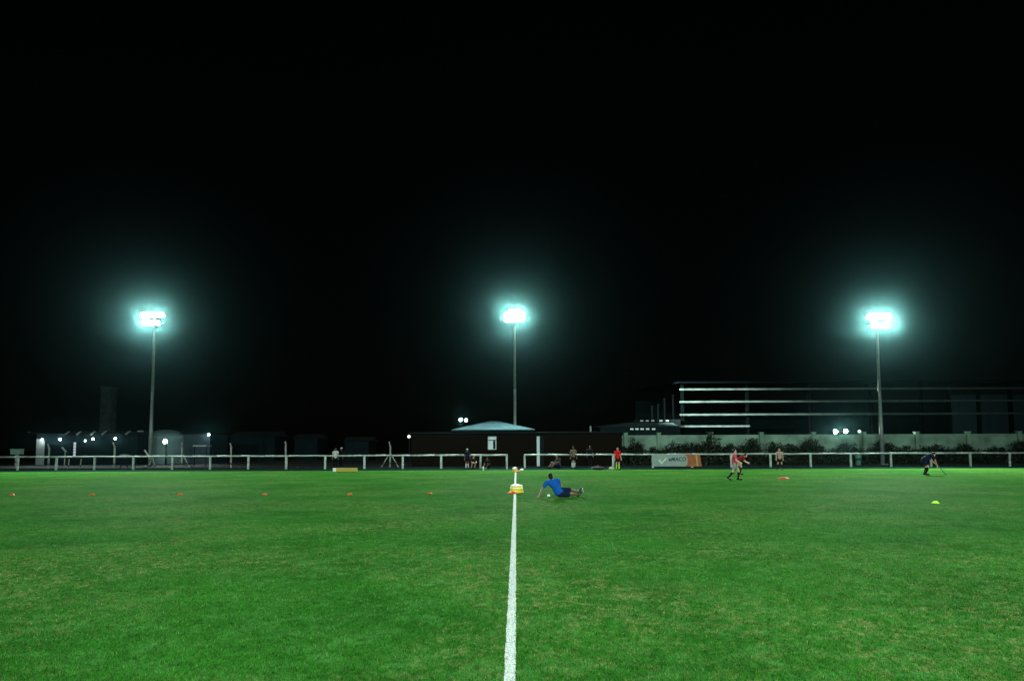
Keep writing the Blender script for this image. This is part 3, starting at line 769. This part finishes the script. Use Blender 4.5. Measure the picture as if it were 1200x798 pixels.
# ------------------------------------------------------------------ open steel shed on the right
SY = 80.0
sx0 = at(798, 470, SY).x; sx1 = 78.0; SH = at(800, 452, SY).z + .25
sh = thing('steel_shed', 'large unfinished steel shed with long bright girts behind the wall', 'building', (sx0, SY, 0))
Ls = sx1 - sx0
for py, e in ((456.5, Ls), (471, Ls), (486, Ls), (499.6, at(878, 499, SY).x - sx0)):
    z = at(798, py, SY).z
    MB().box((e / 2 - .1, -.17, z), (e + .2, .12, .21)).build('girt', GIRT, sh)
for px in (800, 876, 950, 1022, 1080, 1113, 1147.5, 1185, 1222):
    x = at(px, 480, SY).x - sx0
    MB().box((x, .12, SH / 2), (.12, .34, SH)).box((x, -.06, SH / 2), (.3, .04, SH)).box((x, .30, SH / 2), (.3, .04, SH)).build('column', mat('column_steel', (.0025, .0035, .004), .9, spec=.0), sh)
for a, b2 in ((1115.5, 1145), (1150, 1182), (1189, 1221), (1225, 1262)):
    xa, xb = at(a, 480, SY).x - sx0, at(b2, 480, SY).x - sx0
    mb = MB(); n_ = max(4, int((xb - xa) / .35))
    for i in range(n_): mb.box((xa + (xb - xa) * (i + .5) / n_, .12, SH * .42), ((xb - xa) / n_ * .62, .08, SH * .84))
    mb.box(((xa + xb) / 2, .15, SH * .42), (xb - xa, .04, SH * .84)); mb.build('cladding_panel', CLAD, sh)
mb = MB().add([(-.4, -.5, SH), (Ls, -.5, SH), (Ls, 30, SH + 1.6), (-.4, 30, SH + 1.6), (-.4, -.5, SH + .2), (Ls, -.5, SH + .2), (Ls, 30, SH + 1.8), (-.4, 30, SH + 1.8)],
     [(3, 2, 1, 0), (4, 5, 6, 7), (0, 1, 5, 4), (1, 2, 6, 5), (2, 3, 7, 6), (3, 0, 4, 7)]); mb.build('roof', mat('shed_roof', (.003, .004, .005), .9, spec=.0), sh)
MB().box((Ls / 2, 30, SH / 2), (Ls, .2, SH)).build('rear_wall', DARKWALL, sh)
p = at(790, 502, SY)
mb = MB().tube((at(786, 502.5, SY).x - sx0, -.15, at(786, 502.5, SY).z), (-.25, -.15, at(797, 499.6, SY).z), .07, n=6); mb.build('brace', GIRT, sh)
for px, py, l in ((764, 476, 'leftmost faint dark steel pole left of the shed'), (771, 474, 'second faint steel pole left of the shed'), (778.5, 467, 'taller faint steel pole left of the shed'), (788.5, 463, 'tallest faint steel pole nearest to the shed')):
    q_ = at(px, py, 84); r = MB().tube((0, 0, -.02), (0, 0, q_.z), .12, n=8).box((0, 0, .02), (.5, .5, .04)).box((0, 0, q_.z), (.34, .34, .05)).build('steel_pole', mat('dull_steel', (.020, .028, .026), .6), None, False, (q_.x, 84, 0))
    tag(r, l, 'pole', 'steel poles left of the shed')

# low warehouse with rows of lit slots
WHY = 76.0
a, b2 = at(703, 500.5, WHY), at(797, 503, WHY)
wh = thing('warehouse', 'low dark warehouse with two rows of lit slots left of the steel shed', 'building', (a.x, WHY, 0))
w = b2.x - a.x; e = at(703, 501, WHY).z; rz_ = at(736, 493.5, WHY + 5).z
MB().box((w / 2, 4, e / 2), (w, 8, e)).build('wall', DARKWALL, wh)
xk = at(737, 494, WHY + 5).x - a.x
vs = [(0, -.3, e), (w, -.3, e), (w, 8.3, e + .3), (0, 8.3, e + .3), (xk, 4, rz_ - .2), (w, 4, rz_ - .2)]
MB().add([(v[0], v[1], v[2] + .03) for v in vs], [(0, 1, 5, 4), (1, 2, 5), (2, 3, 4, 5), (3, 0, 4)]).build('roof', mat('teal_roof', (.10, .17, .17), .5, .2), wh)
for px in (740.5, 746.5, 752.5, 759, 766):
    q_ = at(px, 502.6, WHY - .35); MB().box((q_.x - a.x, -.34, q_.z), (.36, .05, .17)).build('lit_slot', SLOT, wh)
for px in (752, 758.5, 765, 774.5, 782):
    q_ = at(px, 493, WHY + 3.4); MB().box((q_.x - a.x, 3.4, q_.z), (.34, .06, .16)).build('lit_slot', SLOTDIM, wh)
MB().box(((at(743, 490, WHY + 3.6).x + at(797, 490, WHY + 3.6).x) / 2 - a.x, 3.8, (e + at(770, 491.5, WHY + 3.6).z) / 2), (at(797, 490, WHY + 3.6).x - at(743, 490, WHY + 3.6).x, .6, at(770, 491.5, WHY + 3.6).z - e)).build('clerestory', DARKST, wh)

# ------------------------------------------------------------------ left buildings
LY = 76.0
a, b2 = at(43, 520, LY), at(161, 520, LY); LH = at(100, 508.5, LY).z
lb = thing('low_building', 'long low dark building with a row of wall lamps at far left', 'building', (a.x, LY, 0))
w = b2.x - a.x
MB().box((w / 2, 4, LH / 2), (w, 8, LH)).build('wall', DARKWALL, lb)
pw = at(52.5, 520, LY).x - a.x
MB().box((pw / 2, -.03, LH * .42), (pw, .06, LH * .84)).build('pale_wall_panel', mat('pale_render', (.40, .46, .46), .8), lb)
bevel(MB().box((w / 2, 3.7, LH + .10), (w + 1.0, 9.4, .2)).build('roof', DARKST, lb), .02)
for px in (79, 92.5, 109, 122, 150):
    q_ = at(px, 507, LY - 1.0); MB().box((q_.x - a.x, -1.02, LH + .1), (.14, .16, .62), ry=R(55)).build('rafter_tip', mat('rafter', (.30, .30, .28), .7), lb)
for px, py, l in ((48.5, 515, 'leftmost bright wall lamp, above the pale wall panel'), (69.8, 514.6, 'second bright wall lamp from the left on the dark building'), (99.2, 516.6, 'small bluish wall lamp left of the middle of the dark building'),
                  (108.3, 514.3, 'wall lamp just right of the small bluish one'), (134.3, 513.8, 'bright bluish wall lamp at the right end of the dark building')):
    q_ = at(px, py, LY - .35); wall_lamp(l, (q_.x, LY - .22, q_.z), .12 if px != 99.2 else .09, LENS2, 22 if px != 99.2 else 8, 'lamps on the dark building')
# glowing column
q0, q1 = at(87, 535, 72), at(87, 518, 72)
r = thing('light_column', 'slim glowing white column between the second and third wall lamps', 'sign', (q0.x, 72, 0))
MB().tube((0, 0, -.02), (0, 0, .9), .05, n=8).build('post', DARKST, r)
mb = MB()
for i in range(5):
    z = .95 + (q1.z - .95) * (i + .5) / 5; mb.box((0, 0, z), (.20, .08, (q1.z - .95) / 5 * .84))
mb.build('lit_panel', PILLAR, r)
# meter box on a post at far left
q0, q1 = at(20, 532.5, 59), at(20, 526.5, 59)
r = thing('tank_on_post', 'pale green boxy tank on a thick post at the left edge', 'tank', (q0.x, 59, 0))
bevel(MB().box((0, 0, (q0.z + q1.z) / 2), (.86, .5, q1.z - q0.z)).build('tank', mat('pale_green', (.16, .30, .25), .6), r), .04)
MB().box((0, 0, q1.z + .02), (.94, .58, .05)).build('lid', mat('pale_green_lid', (.22, .36, .31), .6), r)
MB().tube((0, 0, -.02), (0, 0, q0.z), .14, n=10).build('post', CONC, r)
# trestle
q_ = at(173, 535, 60.6)
r = thing('trestle', 'wooden trestle with slanting pale legs below the rounded tank', 'trestle', (q_.x, 60.9, 0))
pale = mat('pale_wood', (.36, .34, .28), .8)
MB().tube((-.45, 0, 1.62), (.05, 0, .9), .07, n=6).build('plank', mat('white_board', (.55, .58, .55), .7), r)
for x in (-.16, .55): MB().tube((.2, .1, 1.0), (x, .1, -.02), .05, n=6).build('leg', pale, r)
r = thing('leaning_stakes', 'two short wooden stakes behind the rail below the glowing column', 'stakes', (at(80, 540, 60.8).x, 60.8, 0))
for x in (0, at(94, 540, 60.8).x - r.location.x): MB().tube((x, 0, -.02), (x + .08, 0, .85), .05, n=6).build('stake', pale, r)
q_ = at(75.5, 530, 64); r = thing('plank', 'short pale plank propped at a slant left of the glowing column', 'plank', (q_.x, 64, 0))
MB().tube((-.25, 0, 1.9), (.15, 0, 1.45), .09, n=6).build('board', WHITE, r); MB().tube((.05, 0, -.02), (.05, 0, 1.55), .05, n=6).build('post', pale, r)
q_ = at(146, 531, 64); r = thing('water_trough', 'pale upturned tub behind the rail left of the rounded tank', 'tub', (q_.x, 64, 0))
MB().lathe([(.50, .9), (.46, 1.1), (.3, 1.22), (0, 1.25)], n=18).build('tub', mat('pale_tub', (.36, .42, .40), .6), r, True)
for x in (-.3, .3): MB().tube((x, 0, -.02), (x * .8, 0, 1.0), .05, n=6).build('leg', DARKST, r)

# rounded tank
DY = 78.0
a, b2 = at(162, 520, DY), at(205, 520, DY); rr = (b2.x - a.x) / 2; top = at(183, 503, DY).z
tk = thing('round_tank', 'pale rounded tank with domed top under the left floodlight mast', 'tank', ((a.x + b2.x) / 2, DY + rr, 0))
sd_ = top - rr * .42
MB().lathe([(rr, -.02), (rr, sd_ * .5), (rr, sd_)], n=36).build('shell', mat('tank_steel', (.15, .24, .26), .55, .1, var=.3, scale=.7), tk, True)
MB().lathe([(rr * math.cos(t), sd_ + .42 * rr * math.sin(t)) for t in [i * math.pi / 16 for i in range(9)]], n=36).build('dome', mat('tank_steel', (.15, .24, .26)), tk, True)
mb = MB()
for z in (.8, 1.7, sd_ - .05): mb.lathe([(rr + .003, z), (rr + .04, z), (rr + .04, z + .07), (rr + .003, z + .07)], n=36)
mb.build('hoop', STEEL, tk)
r = thing('concrete_pillar', 'pale concrete pillar at the left side of the rounded tank', 'pillar', (at(164, 520, DY - 1).x, DY - 1, 0))
MB().box((0, 0, at(164, 505, DY - 1).z / 2), (.42, .4, at(164, 505, DY - 1).z)).build('shaft', CONC, r)
MB().box((0, 0, at(164, 505, DY - 1).z), (.5, .48, .1)).build('capstone', CONC, r)
lamp_pole('bright lamp on a post in front of the rounded tank', ((195, 517.2),), 74, 195, .22, 700, LENS)
# dark building right of the tank with one lamp
a, b2 = at(206, 520, 80), at(246, 520, 80); e = at(225, 508.5, 80).z
r = thing('dark_outbuilding', 'plain dark flat roofed outbuilding right of the rounded tank', 'building', (a.x, 80, 0)); w = b2.x - a.x
MB().box((w / 2, 2.5, e / 2), (w, 5, e)).build('wall', CLAD, r); MB().box((w / 2, 2.4, e + .06), (w + .3, 5.6, .12)).build('roof', DARKST, r)
q_ = at(244.8, 509.3, 79.7); wall_lamp('single bright lamp high on the corner of the dark outbuilding', (q_.x, 79.7, q_.z), .13, LENS2, 40)
a, b2 = at(227, 524, 72), at(243, 524, 72); zt = at(235, 522.3, 72).z
r = thing('lean_to', 'small flat pale canopy on two posts below the outbuilding lamp', 'canopy', (a.x, 72, 0)); w = b2.x - a.x
MB().box((w / 2, .4, zt), (w, 1.2, .14)).build('roof', WHITE, r)
for x in (.1, w - .1): MB().tube((x, 0, -.02), (x, 0, zt - .07), .05, n=6).build('post', DARKST, r)
# far low sheds
for (xa, xb, ye, yr, Y, l) in ((270, 322, 511.5, 508, 95, 'faint low shed with pitched roof beyond the wire fence'), (345, 372, 514, 511, 100, 'faint tiny gabled shed in the dark left of the white shirted person'), (404, 432, 517, 514.5, 92, 'faint low shed in the dark right of the white shirted person')):
    a, b2 = at(xa, 520, Y), at(xb, 520, Y); w = b2.x - a.x; e = at(xa, ye, Y).z; rg_ = at(xa, yr, Y + 2.5).z
    r = thing('far_shed', l, 'shed', (a.x, Y, 0)); MB().box((w / 2, 2.5, e / 2), (w, 5, e)).build('wall', DARKWALL, r)
    MB().add([(-.3, -.3, e), (w + .3, -.3, e), (w + .3, 5.3, e), (-.3, 5.3, e), (-.3, 2.5, rg_ + .3), (w + .3, 2.5, rg_ + .3)], [(0, 1, 5, 4), (1, 2, 5), (2, 3, 4, 5), (3, 0, 4), (3, 2, 1, 0)]).build('roof', mat('far_roof', (.03, .034, .036), .6), r)
# tall chimney tower
a, b2 = at(121, 480, 110), at(133, 480, 110); zt = at(127, 455, 110).z; w = b2.x - a.x
r = thing('chimney_tower', 'tall faint square concrete tower rising behind the dark building at left', 'tower', ((a.x + b2.x) / 2, 110, 0))
TC = mat('tower_concrete', (.10, .13, .12), .9, var=.35, scale=1.2, bump=.3, spec=.0)
MB().box((0, 0, zt / 2), (w, w, zt)).build('shaft', TC, r); MB().box((0, 0, zt + .1), (w + .25, w + .25, .3)).build('cap', TC, r)

# ------------------------------------------------------------------ night air
hz = MB().box((0, 600, 45), (2000, 2000, 92.2)).build('haze', None); tag(hz, kind='stuff')
hz['label'] = 'thin night air glowing round the floodlights'; hz['category'] = 'haze'
m = bpy.data.materials.new('night_air'); m.use_nodes = True; nt = m.node_tree; nt.nodes.clear()
pv = nt.nodes.new('ShaderNodeVolumePrincipled'); out = nt.nodes.new('ShaderNodeOutputMaterial')
pv.inputs['Color'].default_value = (.38, .90, .94, 1); pv.inputs['Density'].default_value = 5.0e-5; pv.inputs['Anisotropy'].default_value = .986
nt.links.new(pv.outputs[0], out.inputs['Volume']); hz.data.materials.append(m)
hz.display_type = 'WIRE'

# ------------------------------------------------------------------ night sky
wd = bpy.data.worlds.new('World'); sc.world = wd; wd.use_nodes = True
nt = wd.node_tree; bg = nt.nodes['Background']
sk = nt.nodes.new('ShaderNodeTexSky'); sk.sky_type = 'NISHITA'; sk.sun_disc = False; sk.sun_elevation = R(4); sk.sun_rotation = R(200)
nt.links.new(sk.outputs[0], bg.inputs[0]); bg.inputs[1].default_value = .0002
sl = bpy.data.lights.new('faint_fill_sun', 'SUN'); sl.energy = .002; sl.angle = R(.5); so = bpy.data.objects.new('faint_fill_sun', sl); COL.objects.link(so)  # weak sun lamp added as faint fill, there is no visible moon
so.rotation_euler = (R(60), 0, R(20))

sc.view_settings.view_transform = 'Standard'; sc.view_settings.look = 'None'; sc.view_settings.exposure = 0; sc.view_settings.gamma = 1
sc.render.engine = 'CYCLES'
cy = sc.cycles
cy.use_denoising = True
try: cy.denoiser = 'OPENIMAGEDENOISE'; cy.denoising_input_passes = 'RGB_ALBEDO_NORMAL'
except Exception: pass
cy.max_bounces = 5; cy.diffuse_bounces = 2; cy.glossy_bounces = 2; cy.volume_bounces = 0; cy.transmission_bounces = 2
cy.sample_clamp_indirect = 3; cy.use_light_tree = True
cy.caustics_reflective = False; cy.caustics_refractive = False
bpy.context.view_layer.update()
